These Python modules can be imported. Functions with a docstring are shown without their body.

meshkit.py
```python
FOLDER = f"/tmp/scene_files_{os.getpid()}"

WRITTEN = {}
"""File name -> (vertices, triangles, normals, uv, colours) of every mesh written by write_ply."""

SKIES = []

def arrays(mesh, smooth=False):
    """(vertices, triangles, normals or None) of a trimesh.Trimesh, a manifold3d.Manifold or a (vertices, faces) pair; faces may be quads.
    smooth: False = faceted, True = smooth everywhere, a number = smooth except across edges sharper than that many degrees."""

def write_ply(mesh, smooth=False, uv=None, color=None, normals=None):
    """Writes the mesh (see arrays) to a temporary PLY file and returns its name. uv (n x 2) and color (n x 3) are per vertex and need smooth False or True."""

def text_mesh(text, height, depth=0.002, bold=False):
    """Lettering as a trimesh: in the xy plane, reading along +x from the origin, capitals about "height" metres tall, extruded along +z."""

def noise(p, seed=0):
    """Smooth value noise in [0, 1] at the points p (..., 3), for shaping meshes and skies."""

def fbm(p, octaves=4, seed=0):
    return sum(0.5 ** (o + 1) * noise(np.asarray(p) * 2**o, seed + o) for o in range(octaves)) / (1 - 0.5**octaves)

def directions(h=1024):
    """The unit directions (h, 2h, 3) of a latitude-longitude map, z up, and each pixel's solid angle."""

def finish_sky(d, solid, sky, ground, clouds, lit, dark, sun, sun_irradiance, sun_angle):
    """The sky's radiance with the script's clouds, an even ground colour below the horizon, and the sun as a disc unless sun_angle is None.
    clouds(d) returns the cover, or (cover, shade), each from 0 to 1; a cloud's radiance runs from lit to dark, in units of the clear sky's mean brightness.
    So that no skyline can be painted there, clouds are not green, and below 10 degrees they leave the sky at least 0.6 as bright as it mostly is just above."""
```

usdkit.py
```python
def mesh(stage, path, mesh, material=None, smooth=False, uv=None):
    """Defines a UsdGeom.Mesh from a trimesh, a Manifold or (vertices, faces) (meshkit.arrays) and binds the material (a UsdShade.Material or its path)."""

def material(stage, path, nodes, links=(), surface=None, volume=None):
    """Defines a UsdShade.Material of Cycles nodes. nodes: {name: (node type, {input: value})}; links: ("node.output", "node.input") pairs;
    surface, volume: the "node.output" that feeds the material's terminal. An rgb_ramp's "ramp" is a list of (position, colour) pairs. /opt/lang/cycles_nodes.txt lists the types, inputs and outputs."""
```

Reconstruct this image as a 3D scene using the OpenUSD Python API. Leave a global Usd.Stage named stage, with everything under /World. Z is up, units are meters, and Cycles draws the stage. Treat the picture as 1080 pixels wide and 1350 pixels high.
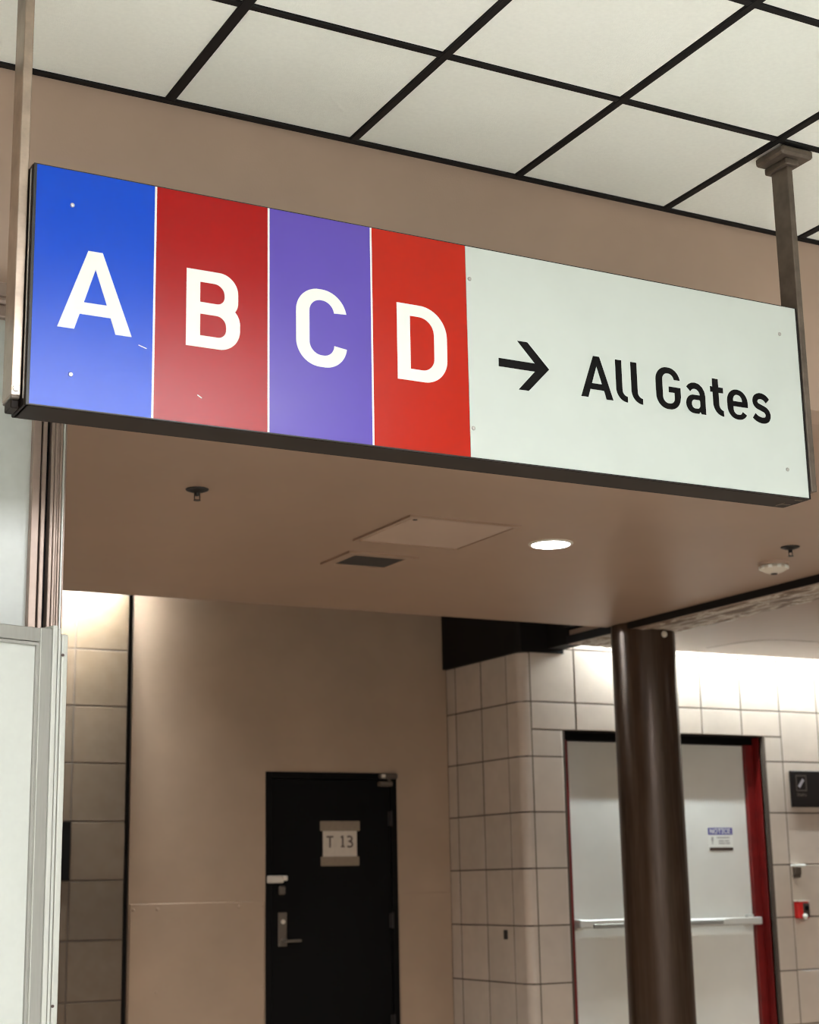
import math, random
import numpy as np
import trimesh, manifold3d
from manifold3d import Manifold, CrossSection
import shapely
from shapely.geometry import Polygon, LineString, box as sbox
from shapely import affinity
import usdkit, meshkit
from pxr import Usd, UsdGeom, UsdLux, Gf, Sdf

random.seed(7)
RNG = np.random.default_rng(7)
stage = Usd.Stage.CreateInMemory()
UsdGeom.SetStageUpAxis(stage, UsdGeom.Tokens.z)
UsdGeom.SetStageMetersPerUnit(stage, 1.0)
UsdGeom.Xform.Define(stage, '/World')
UsdGeom.Scope.Define(stage, '/World/Looks')

# ------------------------------------------------------------------ camera, light levels, exposure
EYE = 1.40                      # camera height; below, every z is given relative to eye level and lifted by EYE
EXPOSURE = 2.5
HALL_LIGHT = 3.6                # radiance of the hall's ceiling light panels
WASH_LIGHT = 42.0               # wall-wash tube above the double doors
SLOT_LIGHT = 150.0               # tube in the slot above the left tiled wall
DOWN_LIGHT = 6.0
DOWN_BEAM = 230.0               # the beam under each downlight's lens
LAMP_TINT = (1.0, 1.035, 1.09)

cam = UsdGeom.Camera.Define(stage, '/World/camera')
yaw, pitch, roll = 0.4955, 0.226, -0.01935
_f = np.array([math.sin(yaw) * math.cos(pitch), math.cos(yaw) * math.cos(pitch), math.sin(pitch)])
_r = np.array([math.cos(yaw), -math.sin(yaw), 0.0]); _u = np.cross(_r, _f)
r_ = math.cos(roll) * _r + math.sin(roll) * _u; u_ = -math.sin(roll) * _r + math.cos(roll) * _u
cam.AddTransformOp().Set(Gf.Matrix4d(*r_, 0, *u_, 0, *(-_f), 0, 0, 0, EYE, 1))
cam.CreateHorizontalApertureAttr(36.0); cam.CreateVerticalApertureAttr(45.0)
cam.CreateFocalLengthAttr(2130.0 / 1080.0 * 36.0)
cam.CreateFStopAttr(6.3); cam.CreateFocusDistanceAttr(4.6)
cam.CreateClippingRangeAttr(Gf.Vec2f(0.05, 200.0))
cam.CreateExposureAttr(EXPOSURE)


# ------------------------------------------------------------------ materials
def srgb(r, g, b):
    return tuple(((c / 255) / 12.92 if c / 255 <= 0.04045 else ((c / 255 + 0.055) / 1.055) ** 2.4) for c in (r, g, b))


def mat(name, color, rough=0.5, metallic=0.0, var=0.0, vscale=6.0, bump=0.0, bscale=60.0, spec=0.5, coat=0.0, rvar=0.0, stretch=(1, 1, 1), coat_rough=0.03):
    n = {'geo': ('geometry', {}), 'map': ('mapping', {'scale': stretch}),
         'p': ('principled_bsdf', {'base_color': color, 'roughness': rough, 'metallic': metallic, 'specular_ior_level': spec, 'coat_weight': coat, 'coat_roughness': coat_rough})}
    l = [('geo.position', 'map.vector')]
    if var > 0:
        lo = tuple(max(0, c * (1 - var)) for c in color); hi = tuple(min(1, c * (1 + var)) for c in color)
        n['n'] = ('noise_texture', {'scale': vscale, 'detail': 5.0, 'roughness': 0.6})
        n['r'] = ('rgb_ramp', {'ramp': [(0.3, lo), (0.7, hi)]})
        l += [('map.vector', 'n.vector'), ('n.fac', 'r.fac'), ('r.color', 'p.base_color')]
    if rvar > 0:
        n['rn'] = ('noise_texture', {'scale': vscale * 2.3, 'detail': 4.0})
        n['rm'] = ('map_range', {'from_min': 0.3, 'from_max': 0.7, 'to_min': max(0.02, rough - rvar), 'to_max': min(1, rough + rvar), 'clamp': True})
        l += [('map.vector', 'rn.vector'), ('rn.fac', 'rm.value'), ('rm.result', 'p.roughness')]
    if bump > 0:
        n['bn'] = ('noise_texture', {'scale': bscale, 'detail': 6.0, 'roughness': 0.65})
        n['b'] = ('bump', {'strength': bump, 'distance': 0.004})
        l += [('map.vector', 'bn.vector'), ('bn.fac', 'b.height'), ('b.normal', 'p.normal')]
    return usdkit.material(stage, '/World/Looks/' + name, n, l, surface='p.BSDF')


def glossy_print(name, color, rough=0.25, ior=1.36):
    """Printed acrylic: a diffuse ground under a softly glossy skin."""
    return usdkit.material(stage, '/World/Looks/' + name, {
        'd': ('diffuse_bsdf', {'color': color}), 'f': ('fresnel', {'IOR': ior}),
        'g': ('glossy_bsdf', {'color': (1, 1, 1), 'roughness': rough, 'distribution': 'beckmann'}), 'm': ('mix_closure', {})},
        [('f.fac', 'm.fac'), ('d.BSDF', 'm.closure1'), ('g.BSDF', 'm.closure2')], surface='m.closure')


def lamp(name, strength, tint=LAMP_TINT):
    return usdkit.material(stage, '/World/Looks/' + name, {'e': ('emission', {'color': tint, 'strength': strength})}, [], surface='e.emission')


PAINT = (0.33, 0.232, 0.168)
M = {
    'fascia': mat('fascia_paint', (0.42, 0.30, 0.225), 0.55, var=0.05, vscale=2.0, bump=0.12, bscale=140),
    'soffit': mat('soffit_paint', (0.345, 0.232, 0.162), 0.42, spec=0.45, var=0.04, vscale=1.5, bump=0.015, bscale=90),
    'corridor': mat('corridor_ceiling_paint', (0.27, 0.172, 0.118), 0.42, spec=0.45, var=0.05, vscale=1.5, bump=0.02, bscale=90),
    'wall': mat('wall_paint', (0.42, 0.295, 0.205), 0.5, var=0.07, vscale=1.7, bump=0.1, bscale=90),
    'hallwall': mat('hall_wall_paint', (0.33, 0.29, 0.24), 0.6, var=0.05, vscale=2.0),
    'floor': mat('terrazzo', (0.74, 0.72, 0.67), 0.35, var=0.18, vscale=90.0),
    'passage_floor': mat('floor_pale', (0.55, 0.46, 0.38), 0.9, var=0.25, vscale=120, bump=0.4, bscale=400, spec=0.1),
    'tile_c': [mat('ceiling_board_%d' % k, c, 0.75, var=0.025, vscale=70, bump=0.35, bscale=180, spec=0.3) for k, c in enumerate([(0.87, 0.875, 0.79), (0.85, 0.86, 0.775), (0.88, 0.88, 0.80)])],
    'black': mat('black_metal', (0.006, 0.005, 0.005), 0.6, spec=0.25),
    'blackpaint': mat('black_wall_paint', (0.008, 0.006, 0.005), 0.7, spec=0.2),
    'bronze': mat('dark_bronze', (0.014, 0.008, 0.005), 0.5, metallic=0.1, spec=0.22, var=0.15, vscale=9),
    'frameblack': mat('sign_edge_black', (0.008, 0.006, 0.005), 0.4),
    'pole': mat('pole_steel', (0.42, 0.33, 0.26), 0.27, metallic=0.8, var=0.22, vscale=14, bump=0.1, bscale=30),
    'polebrown': mat('pole_brown', (0.12, 0.092, 0.07), 0.45, metallic=0.35, var=0.3, vscale=16),
    'blue': glossy_print('sign_blue', (0.0015, 0.060, 0.53)),
    'red': glossy_print('sign_red', (0.33, 0.0015, 0.0015)),
    'violet': glossy_print('sign_violet', (0.105, 0.067, 0.38)),
    'orange': glossy_print('sign_orange', (0.43, 0.012, 0.002)),
    'white': mat('sign_white', (0.52, 0.56, 0.51), 0.36, spec=0.6, var=0.015, vscale=8),
    'letter': mat('letter_white', (0.72, 0.74, 0.68), 0.4),
    'ink': mat('letter_black', (0.003, 0.0025, 0.0025), 0.5, spec=0.12),
    'screw': mat('screw_steel', (0.62, 0.60, 0.56), 0.28, metallic=0.9),
    'alu': mat('brushed_aluminium', (0.33, 0.32, 0.285), 0.4, metallic=0.3, var=0.05, vscale=20, stretch=(8, 8, 0.6)),
    'aludark': mat('bronze_aluminium', (0.36, 0.27, 0.22), 0.38, metallic=0.4, var=0.06, vscale=20),
    'alubright': mat('bright_aluminium', (0.6, 0.6, 0.54), 0.33, metallic=0.3),
    'board': mat('white_board', (0.50, 0.51, 0.46), 0.5, var=0.02, vscale=50),
    'transom': mat('frosted_board', (0.50, 0.515, 0.47), 0.3, var=0.03, vscale=30),
    'grout': mat('grout', (0.10, 0.076, 0.06), 0.8, spec=0.2),
    'glaze': [mat('glazed_tile_%d' % k, c, 0.26, var=0.06, vscale=4.0, rvar=0.04, bump=0.05, bscale=25) for k, c in enumerate([(0.56, 0.465, 0.385), (0.54, 0.45, 0.37), (0.58, 0.48, 0.395), (0.53, 0.445, 0.37)])],
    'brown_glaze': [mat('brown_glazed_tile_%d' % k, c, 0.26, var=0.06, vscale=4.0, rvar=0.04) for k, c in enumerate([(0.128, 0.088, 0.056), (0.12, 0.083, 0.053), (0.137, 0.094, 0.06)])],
    'tiledark': mat('dark_spot', (0.02, 0.015, 0.012), 0.5),
    'column': mat('column_brown', (0.055, 0.031, 0.018), 0.27, metallic=0.45, spec=0.6, var=0.2, vscale=3.0, stretch=(5, 5, 0.35), rvar=0.05),
    'doorblack': mat('black_door_paint', (0.003, 0.0026, 0.0026), 0.55, spec=0.12),
    'paper': mat('paper', (0.62, 0.53, 0.44), 0.4, var=0.06, vscale=30),
    'tape': mat('masking_tape', (0.26, 0.195, 0.135), 0.5, var=0.08, vscale=60),
    'papertext': mat('paper_ink', (0.13, 0.09, 0.075), 0.6),
    'hinge': mat('hinge_dark', (0.014, 0.009, 0.007), 0.5),
    'hard': mat('door_hardware', (0.14, 0.112, 0.088), 0.42, metallic=0.4),
    'hardbright': mat('bright_hardware', (0.72, 0.64, 0.56), 0.35, metallic=0.3),
    'leaf': mat('grey_door_paint', (0.78, 0.77, 0.71), 0.34, var=0.03, vscale=3, rvar=0.03),
    'redframe': mat('red_door_frame', (0.17, 0.005, 0.004), 0.45, var=0.2, vscale=10),
    'pushbar': mat('push_bar_steel', (0.72, 0.71, 0.66), 0.35, metallic=0.25),
    'signdark': mat('dark_sign_plate', (0.010, 0.0055, 0.004), 0.55, spec=0.2),
    'signgrey': mat('sign_pale_print', (0.34, 0.31, 0.33), 0.5),
    'signdim': mat('sign_dim_print', (0.075, 0.055, 0.04), 0.5),
    'noteblue': mat('notice_blue', (0.06, 0.05, 0.32), 0.4),
    'notewhite': mat('notice_white', (0.86, 0.86, 0.80), 0.4),
    'notegrey': mat('notice_grey', (0.42, 0.40, 0.37), 0.5),
    'fire': mat('fire_red', (0.62, 0.012, 0.01), 0.35),
    'firedark': mat('box_dark', (0.06, 0.035, 0.025), 0.45),
    'ivory': mat('ivory_plastic', (0.66, 0.60, 0.50), 0.35),
    'vent': mat('vent_dark', (0.04, 0.03, 0.024), 0.6),
    'sprinkler': mat('sprinkler_bronze', (0.012, 0.009, 0.007), 0.45, metallic=0.3),
}
L_HALL = lamp('hall_panel_light', HALL_LIGHT)
L_WASH = lamp('wash_tube_light', WASH_LIGHT, (0.90, 1.04, 1.10))
L_SLOT = lamp('slot_tube_light', SLOT_LIGHT, (0.93, 1.05, 1.12))
L_DOWN = lamp('downlight_lens_light', DOWN_LIGHT)


# ------------------------------------------------------------------ builders
USED = {}


def unique(parent, name):
    k = USED.get((parent, name), -1) + 1
    USED[(parent, name)] = k
    return f'{parent}/{name}' + (f'_{k:03d}' if k else '')


def tag(prim, **kw):
    for k, v in kw.items():
        if v is not None:
            prim.SetCustomDataByKey(k, v)


class Thing:
    """An Xform at the thing's base; children are its parts. Meshes are given in world metres with eye-relative z."""
    def __init__(self, name, base, label=None, category=None, group=None, kind=None):
        self.path = unique('/World', name)
        self.base = np.array([base[0], base[1], base[2] + EYE], float)
        x = UsdGeom.Xform.Define(stage, self.path)
        x.AddTranslateOp().Set(Gf.Vec3d(*self.base))
        self.prim = x.GetPrim()
        tag(self.prim, label=label, category=category, group=group, kind=kind)

    def part(self, name, mesh, material, smooth=False, parent=None, label=None, kind=None):
        p = unique(parent or self.path, name)
        v, f = arr(mesh)
        v = v + np.array([0, 0, EYE]) - self.base
        m = usdkit.mesh(stage, p, (v, f), material, smooth=smooth)
        tag(m.GetPrim(), label=label, kind=kind)
        return p


def solo(name, mesh, material, smooth=False, **kw):
    """A thing (or piece of the setting) that is one mesh: placed by an Xform op at the centre of its underside."""
    p = unique('/World', name)
    v, f = arr(mesh)
    lo, hi = v.min(0), v.max(0)
    base = np.array([(lo[0] + hi[0]) / 2, (lo[1] + hi[1]) / 2, lo[2]])
    m = usdkit.mesh(stage, p, (v - base, f), material, smooth=smooth)
    m.AddTranslateOp().Set(Gf.Vec3d(*(base + [0, 0, EYE])))
    tag(m.GetPrim(), **kw)
    return p


def arr(mesh):
    v, f, _ = meshkit.arrays(mesh, False)
    return np.array(v, float), np.array(f)


def join(*ms):
    vs, fs, o = [], [], 0
    for m in ms:
        v, f = arr(m)
        vs.append(v); fs.append(f + o); o += len(v)
    return np.vstack(vs), np.vstack(fs)


def B(x0, x1, y0, y1, z0, z1, c=0.0):
    """A box, its edges chamfered by c."""
    x0, x1 = sorted((x0, x1)); y0, y1 = sorted((y0, y1)); z0, z1 = sorted((z0, z1))
    if c <= 0:
        b = trimesh.creation.box(extents=(x1 - x0, y1 - y0, z1 - z0))
        b.apply_translation(((x0 + x1) / 2, (y0 + y1) / 2, (z0 + z1) / 2))
        return b.vertices, b.faces
    c = min(c, (x1 - x0) / 2.01, (y1 - y0) / 2.01, (z1 - z0) / 2.01)
    pts = []
    for x, sx in ((x0, 1), (x1, -1)):
        for y, sy in ((y0, 1), (y1, -1)):
            for z, sz in ((z0, 1), (z1, -1)):
                pts += [(x, y + sy * c, z + sz * c), (x + sx * c, y, z + sz * c), (x + sx * c, y + sy * c, z)]
    return arr(Manifold.hull_points(np.array(pts)))


def slab(x0, x1, y0, y1, z0, z1, side, c):
    """A flat piece whose face on SIDE ('-y', '-x', '-z') has chamfered edges: 20 triangles."""
    p = []
    for x in (x0, x1):
        for y in (y0, y1):
            for z in (z0, z1):
                p.append((x, y, z))
    q = []
    ax = 'xyz'.index(side[1])
    lo = [x0, y0, z0]; hi = [x1, y1, z1]
    face = lo[ax]
    out = []
    for pt in p:
        if pt[ax] == face:
            a = list(pt); a[ax] = face + c; out.append(tuple(a))
            b = list(pt)
            for k in range(3):
                if k != ax:
                    b[k] = b[k] + c if b[k] == lo[k] else b[k] - c
            out.append(tuple(b))
        else:
            out.append(pt)
    return arr(Manifold.hull_points(np.array(out)))


def ext_y(poly, y0, y1):
    """A shapely polygon in (x, z) extruded along y from y0 (front) to y1."""
    ms = []
    for g in getattr(poly, 'geoms', [poly]):
        m = trimesh.creation.extrude_polygon(g, abs(y1 - y0), engine='earcut')
        v = np.array(m.vertices)
        w = np.c_[v[:, 0], y1 - v[:, 2], v[:, 1]]
        ms.append((w, np.array(m.faces)))
    return join(*ms)


def ext_z(poly, z0, z1):
    """A shapely polygon in (x, y) extruded along z."""
    m = trimesh.creation.extrude_polygon(poly, z1 - z0, engine='earcut')
    v = np.array(m.vertices); v[:, 2] += z0
    return v, np.array(m.faces)


def lathe(profile, centre, axis='z', n=40):
    """Revolve (radius, height) points about a vertical axis (or one along y)."""
    m = trimesh.creation.revolve(np.array(profile, float), sections=n)
    v = np.array(m.vertices)
    if axis == 'y':
        v = np.c_[v[:, 0], v[:, 2], -v[:, 1]]
    return v + np.array(centre), np.array(m.faces)


def rrect(x0, x1, z0, z1, tl=0, tr=0, br=0, bl=0, n=14):
    """A rectangle with its own radius at each corner."""
    pts = []
    for cx, cz, r, a0 in ((x1, z1, tr, 0), (x0, z1, tl, 90), (x0, z0, bl, 180), (x1, z0, br, 270)):
        if r <= 0:
            pts.append((cx, cz)); continue
        ox = cx - r if a0 in (0, 270) else cx + r
        oz = cz - r if a0 in (0, 90) else cz + r
        for k in range(n + 1):
            a = math.radians(a0 + 90 * k / n)
            pts.append((ox + r * math.cos(a), oz + r * math.sin(a)))
    return Polygon(pts)


def rot_box(p0, ang, s0, s1, t0, t1, z0, z1, c=0.0):
    """A box laid out along a direction ANG from p0 (s along, t across), chamfered."""
    v, f = B(s0, s1, t0, t1, z0, z1, c)
    ca, sa = math.cos(ang), math.sin(ang)
    return np.c_[p0[0] + ca * v[:, 0] - sa * v[:, 1], p0[1] + sa * v[:, 0] + ca * v[:, 1], v[:, 2]], f


FLOOR = -EYE
CEIL = 2.29
YF, YD, YL = 9.485, 10.54, 10.46         # front tiled wall, door wall, left tiled wall
YFAS = 4.22                              # fascia
ZS = 1.631                               # soffit
HX0, HX1, HY0 = -6.0, 12.6, -9.0         # the hall behind the viewpoint

# ------------------------------------------------------------------ the setting: shell
solo('floor', B(HX0, HX1, HY0, YFAS + 0.2, FLOOR - 0.1, FLOOR), M['floor'], kind='structure', label='pale terrazzo floor of the hall')
solo('floor', B(0.6, HX1, YFAS + 0.2, 10.9, FLOOR - 0.1, FLOOR), M['passage_floor'], kind='structure', label='beige floor of the passage')
solo('wall_back', B(HX0, HX1, HY0 - 0.15, HY0, FLOOR, CEIL + 0.4), M['hallwall'], kind='structure')
solo('wall_left', B(HX0 - 0.15, HX0, HY0, YFAS, FLOOR, CEIL + 0.4), M['hallwall'], kind='structure')
solo('wall_right', B(HX1, HX1 + 0.15, HY0, 10.9, FLOOR, CEIL + 0.4), M['hallwall'], kind='structure')
solo('wall_fascia', B(HX0, HX1, YFAS, YFAS + 0.14, ZS, CEIL + 0.03), M['fascia'], kind='structure', label='beige fascia wall between tiled ceiling and low soffit')
solo('wall_hall', B(HX0, 0.6, YFAS, YFAS + 0.14, FLOOR, ZS), M['hallwall'], kind='structure')
solo('wall_passage', B(1.02, 1.12, YFAS + 0.12, YL, FLOOR, 2.6), M['wall'], kind='structure')

# hall ceiling: black grid with boards set into it
ceil = Thing('ceiling', (0, 0, CEIL), kind='structure', label='suspended ceiling of pale square boards in a black grid')
GX0, GY0, GP = 1.487, 3.616, 0.6096
LAMPS = set()
for i in (-1, 0, 1, 2):                  # a luminous field of panels over the viewpoint
    LAMPS |= {(i, j) for j in range(5, 11)}
for i in (-9, -8, -5, -4):
    LAMPS |= {(i, j) for j in (7, 8, 11, 12, 15, 16)}
for i in (-1, 2, 6, 10):
    LAMPS |= {(i, j) for j in (14, 15, 18, 19)}
near, far = [], []
for i in range(-13, 19):
    for j in range(-1, 22):
        x0, x1 = GX0 + GP * i, GX0 + GP * (i + 1)
        y1, y0 = GY0 - GP * j, GY0 - GP * (j + 1)
        y1 = min(y1, YFAS - 0.004)
        if x0 < HX0 or x1 > HX1 or y0 < HY0 or (i, j) in LAMPS:
            continue
        g = 0.0115
        tilt = RNG.uniform(-0.0012, 0.0012)
        args = (x0 + g, x1 - g, y0 + g, y1 - g, CEIL - 0.002 + tilt, CEIL + 0.02)
        if -4 <= i <= 8 and j <= 5:
            ceil.part('ceiling_board', slab(*args, '-z', 0.004), M['tile_c'][int(RNG.integers(3))])
        else:
            far.append(B(*args))
ceil.part('far_ceiling_boards', join(*far), M['tile_c'][0], kind='stuff')
for i in range(-12, 19):
    x = GX0 + GP * i
    if not (HX0 < x < HX1):
        continue
    w = 0.0155 if i in (0, 4, -4) else 0.0125
    ceil.part('grid_bar', B(x - w, x + w, HY0, YFAS - 0.002, CEIL - 0.009, CEIL + 0.03, 0.0015), M['black'])
for j in range(0, 21):
    y = GY0 - GP * j
    if y > HY0:
        ceil.part('grid_bar', B(HX0, HX1, y - 0.0115, y + 0.0115, CEIL - 0.0075, CEIL + 0.03, 0.0015), M['black'])
ceil.part('wall_angle', B(HX0, HX1, YFAS - 0.022, YFAS, CEIL - 0.011, CEIL + 0.03), M['black'])
ceil.part('deck', B(HX0, HX1, HY0, YFAS, CEIL + 0.05, CEIL + 0.12), M['black'])

# ceiling light panels of the hall (behind and beside the viewpoint)
for (i, j) in sorted(LAMPS):
    k = 0
    while (i, j - k - 1) in LAMPS:
        k += 1
    if k % 2:
        continue
    x0, x1 = GX0 + GP * i, GX0 + GP * (i + 1)
    y1, y0 = GY0 - GP * j, GY0 - GP * (j + 2)
    t = Thing('ceiling_light', ((x0 + x1) / 2, (y0 + y1) / 2, CEIL), 'long white light panel set into the ceiling grid behind the viewpoint', 'ceiling light', 'light panels of the hall ceiling')
    t.part('frame', join(B(x0 + .014, x0 + .045, y0 + .014, y1 - .014, CEIL - .004, CEIL + .03), B(x1 - .045, x1 - .014, y0 + .014, y1 - .014, CEIL - .004, CEIL + .03),
                         B(x0 + .045, x1 - .045, y0 + .014, y0 + .045, CEIL - .004, CEIL + .03), B(x0 + .045, x1 - .045, y1 - .045, y1 - .014, CEIL - .004, CEIL + .03)), M['tile_c'][0])
    t.part('diffuser', B(x0 + .045, x1 - .045, y0 + .045, y1 - .045, CEIL + .002, CEIL + .012), L_HALL)

# soffit, corridor ceiling, slot above the walls
SX1, SY1 = 6.195, 8.74
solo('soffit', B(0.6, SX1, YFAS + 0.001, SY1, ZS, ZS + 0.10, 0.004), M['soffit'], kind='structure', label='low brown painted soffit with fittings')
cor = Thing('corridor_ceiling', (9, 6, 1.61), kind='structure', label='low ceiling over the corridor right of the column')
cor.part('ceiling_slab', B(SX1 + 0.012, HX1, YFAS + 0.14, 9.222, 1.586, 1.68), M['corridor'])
cor.part('edge_trim', B(SX1 - 0.001, SX1 + 0.014, YFAS + 0.14, 9.222, 1.5875, ZS + 0.012), M['black'])
cor.part('slot_end', B(SX1, 6.33, 9.20, YF - 0.02, 1.588, 2.0), M['blackpaint'])
# ragged plaster strip along the ceiling edge
nx, ny = 22, 260
gx = np.linspace(SX1 + 0.03, SX1 + 0.42, nx); gy = np.linspace(YFAS + 0.16, 9.18, ny)
X, Y = np.meshgrid(gx, gy)
nz = meshkit.fbm(np.stack([X * 16, Y * 4.2, X * 0], -1), 5, 3)
edge = np.clip((X - (SX1 + 0.03)) / 0.03, 0, 1) * np.clip(((SX1 + 0.42 - 0.08 * meshkit.fbm(np.stack([Y * 2.5, Y * 0, Y * 0], -1), 4, 9)) - X) / 0.02, 0, 1)
Z = 1.5872 - edge * (0.002 + 0.022 * nz)
V = np.stack([X, Y, Z], -1).reshape(-1, 3)
ii, jj = np.meshgrid(np.arange(ny - 1), np.arange(nx - 1), indexing='ij')
a = (ii * nx + jj).ravel()
F = np.vstack([np.c_[a, a + nx + 1, a + 1], np.c_[a, a + nx, a + nx + 1]])
M['plaster'] = usdkit.material(stage, '/World/Looks/torn_plaster', {
    'g': ('geometry', {}), 'm': ('mapping', {'scale': (11, 2.2, 11)}), 'n': ('noise_texture', {'scale': 1.6, 'detail': 7.0, 'roughness': 0.62, 'distortion': 0.6}),
    'r': ('rgb_ramp', {'ramp': [(0.38, (0.13, 0.088, 0.062)), (0.48, (0.23, 0.16, 0.115)), (0.54, (0.60, 0.55, 0.47)), (0.60, (0.30, 0.22, 0.165)), (0.72, (0.2, 0.14, 0.1))]}),
    'p': ('principled_bsdf', {'roughness': 0.6})},
    [('g.position', 'm.vector'), ('m.vector', 'n.vector'), ('n.fac', 'r.fac'), ('r.color', 'p.base_color')], surface='p.BSDF')
cor.part('torn_plaster_strip', (V, F), M['plaster'], smooth=True, label='ragged strip of torn plaster along the ceiling edge')
seam_pts = [(7.25, 9.02), (7.27, 8.85), (7.30, 8.68), (7.36, 8.56), (7.5, 8.5), (7.75, 8.49), (8.1, 8.5), (8.6, 8.5), (9.6, 8.5)]
seam = LineString(seam_pts).buffer(0.006)
cor.part('ceiling_seam', ext_z(seam, 1.5845, 1.587), M['polebrown'])
solo('ceiling_slot', B(0.6, HX1, SY1 - 0.1, 11.0, 2.6, 2.7), M['blackpaint'], kind='structure')
solo('trim_1', B(0.6, SX1, SY1 - 0.12, SY1 - 0.08, ZS + 0.09, 2.6), M['blackpaint'], kind='structure')
solo('trim_2', B(SX1 - 0.04, SX1, SY1 - 0.08, 9.2, 1.70, 2.6), M['blackpaint'], kind='structure')
solo('trim_3', B(SX1, HX1, 9.16, 9.2, 1.70, 2.6), M['blackpaint'], kind='structure')
# black frieze above the tiled corner
fr = Polygon([(5.952, 9.50), (5.975, 9.465), (6.33, 9.465), (6.33, 9.75), (6.05, 9.75), (6.05, YD), (5.952, YD)])
solo('frieze', ext_z(fr, 1.559, 2.6), M['blackpaint'], kind='structure', label='black band above the tiled corner')

# ------------------------------------------------------------------ tiled walls, tile by tile
JT = 0.0048      # half joint
TT = 0.012       # tile thickness in front of the backing
ROWS = [FLOOR, -1.0485, -0.671, -0.2935, 0.084, 0.4615, 0.839, 1.216, 1.594, 1.97]
OPX0, OPX1, OPZ = 6.325, 8.10, 1.024
wr = Thing('wall_front', (7.8, YF, FLOOR), kind='structure', label='cream glazed tile wall around the double door')
bk = sbox(6.02, FLOOR, HX1, 2.6).difference(sbox(OPX0, FLOOR - 1, OPX1, OPZ))
wr.part('backing', ext_y(bk, YF + 0.0035, YF + 0.19), M['grout'])


def glaze():
    return M['glaze'][int(RNG.integers(len(M['glaze'])))]


cols = [6.053 + 0.3707 * k for k in range(0, 13)]
for ci in range(len(cols) - 1):
    x0, x1 = cols[ci], cols[ci + 1]
    for ri in range(len(ROWS) - 1):
        z0, z1 = ROWS[ri], ROWS[ri + 1]
        spans = [(z0, z1)]
        if z0 < 1.0 < z1 and ci < 6:
            spans = [(z0, OPZ), (OPZ, z1)]
        for a0, a1 in spans:
            d = RNG.uniform(-0.0008, 0.0008)
            if a1 <= OPZ + 1e-6 and x1 > OPX0 and x0 < OPX1:          # beside or inside the opening
                rr = 0.034
                if x0 < OPX0 < x1:                                    # left bullnose jamb
                    pts = [(x0 + JT, YF + 0.006)] + [(x0 + JT, YF)] + [(OPX0 - rr + rr * math.sin(t), YF + rr - rr * math.cos(t)) for t in np.linspace(0, math.pi / 2, 9)] + [(OPX0, YF + 0.2), (OPX0 - 0.012, YF + 0.2), (OPX0 - 0.012, YF + 0.06), (OPX0 - 0.05, YF + 0.0062)]
                    wr.part('bullnose_tile', ext_z(Polygon(pts), a0 + JT, a1 - JT), glaze(), smooth=40)
                elif x0 < OPX1 < x1:                                  # right bullnose jamb
                    pts = [(x1 - JT, YF + 0.006)] + [(x1 - JT, YF)] + [(OPX1 + rr - rr * math.sin(t), YF + rr - rr * math.cos(t)) for t in np.linspace(0, math.pi / 2, 9)] + [(OPX1, YF + 0.2), (OPX1 + 0.012, YF + 0.2), (OPX1 + 0.012, YF + 0.06), (OPX1 + 0.05, YF + 0.0062)]
                    wr.part('bullnose_tile', ext_z(Polygon(pts), a0 + JT, a1 - JT), glaze(), smooth=40)
                continue
            wr.part('tile', slab(x0 + JT, x1 - JT, YF + d, YF + TT, a0 + JT, a1 - JT, '-y', 0.0025), glaze())

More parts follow.
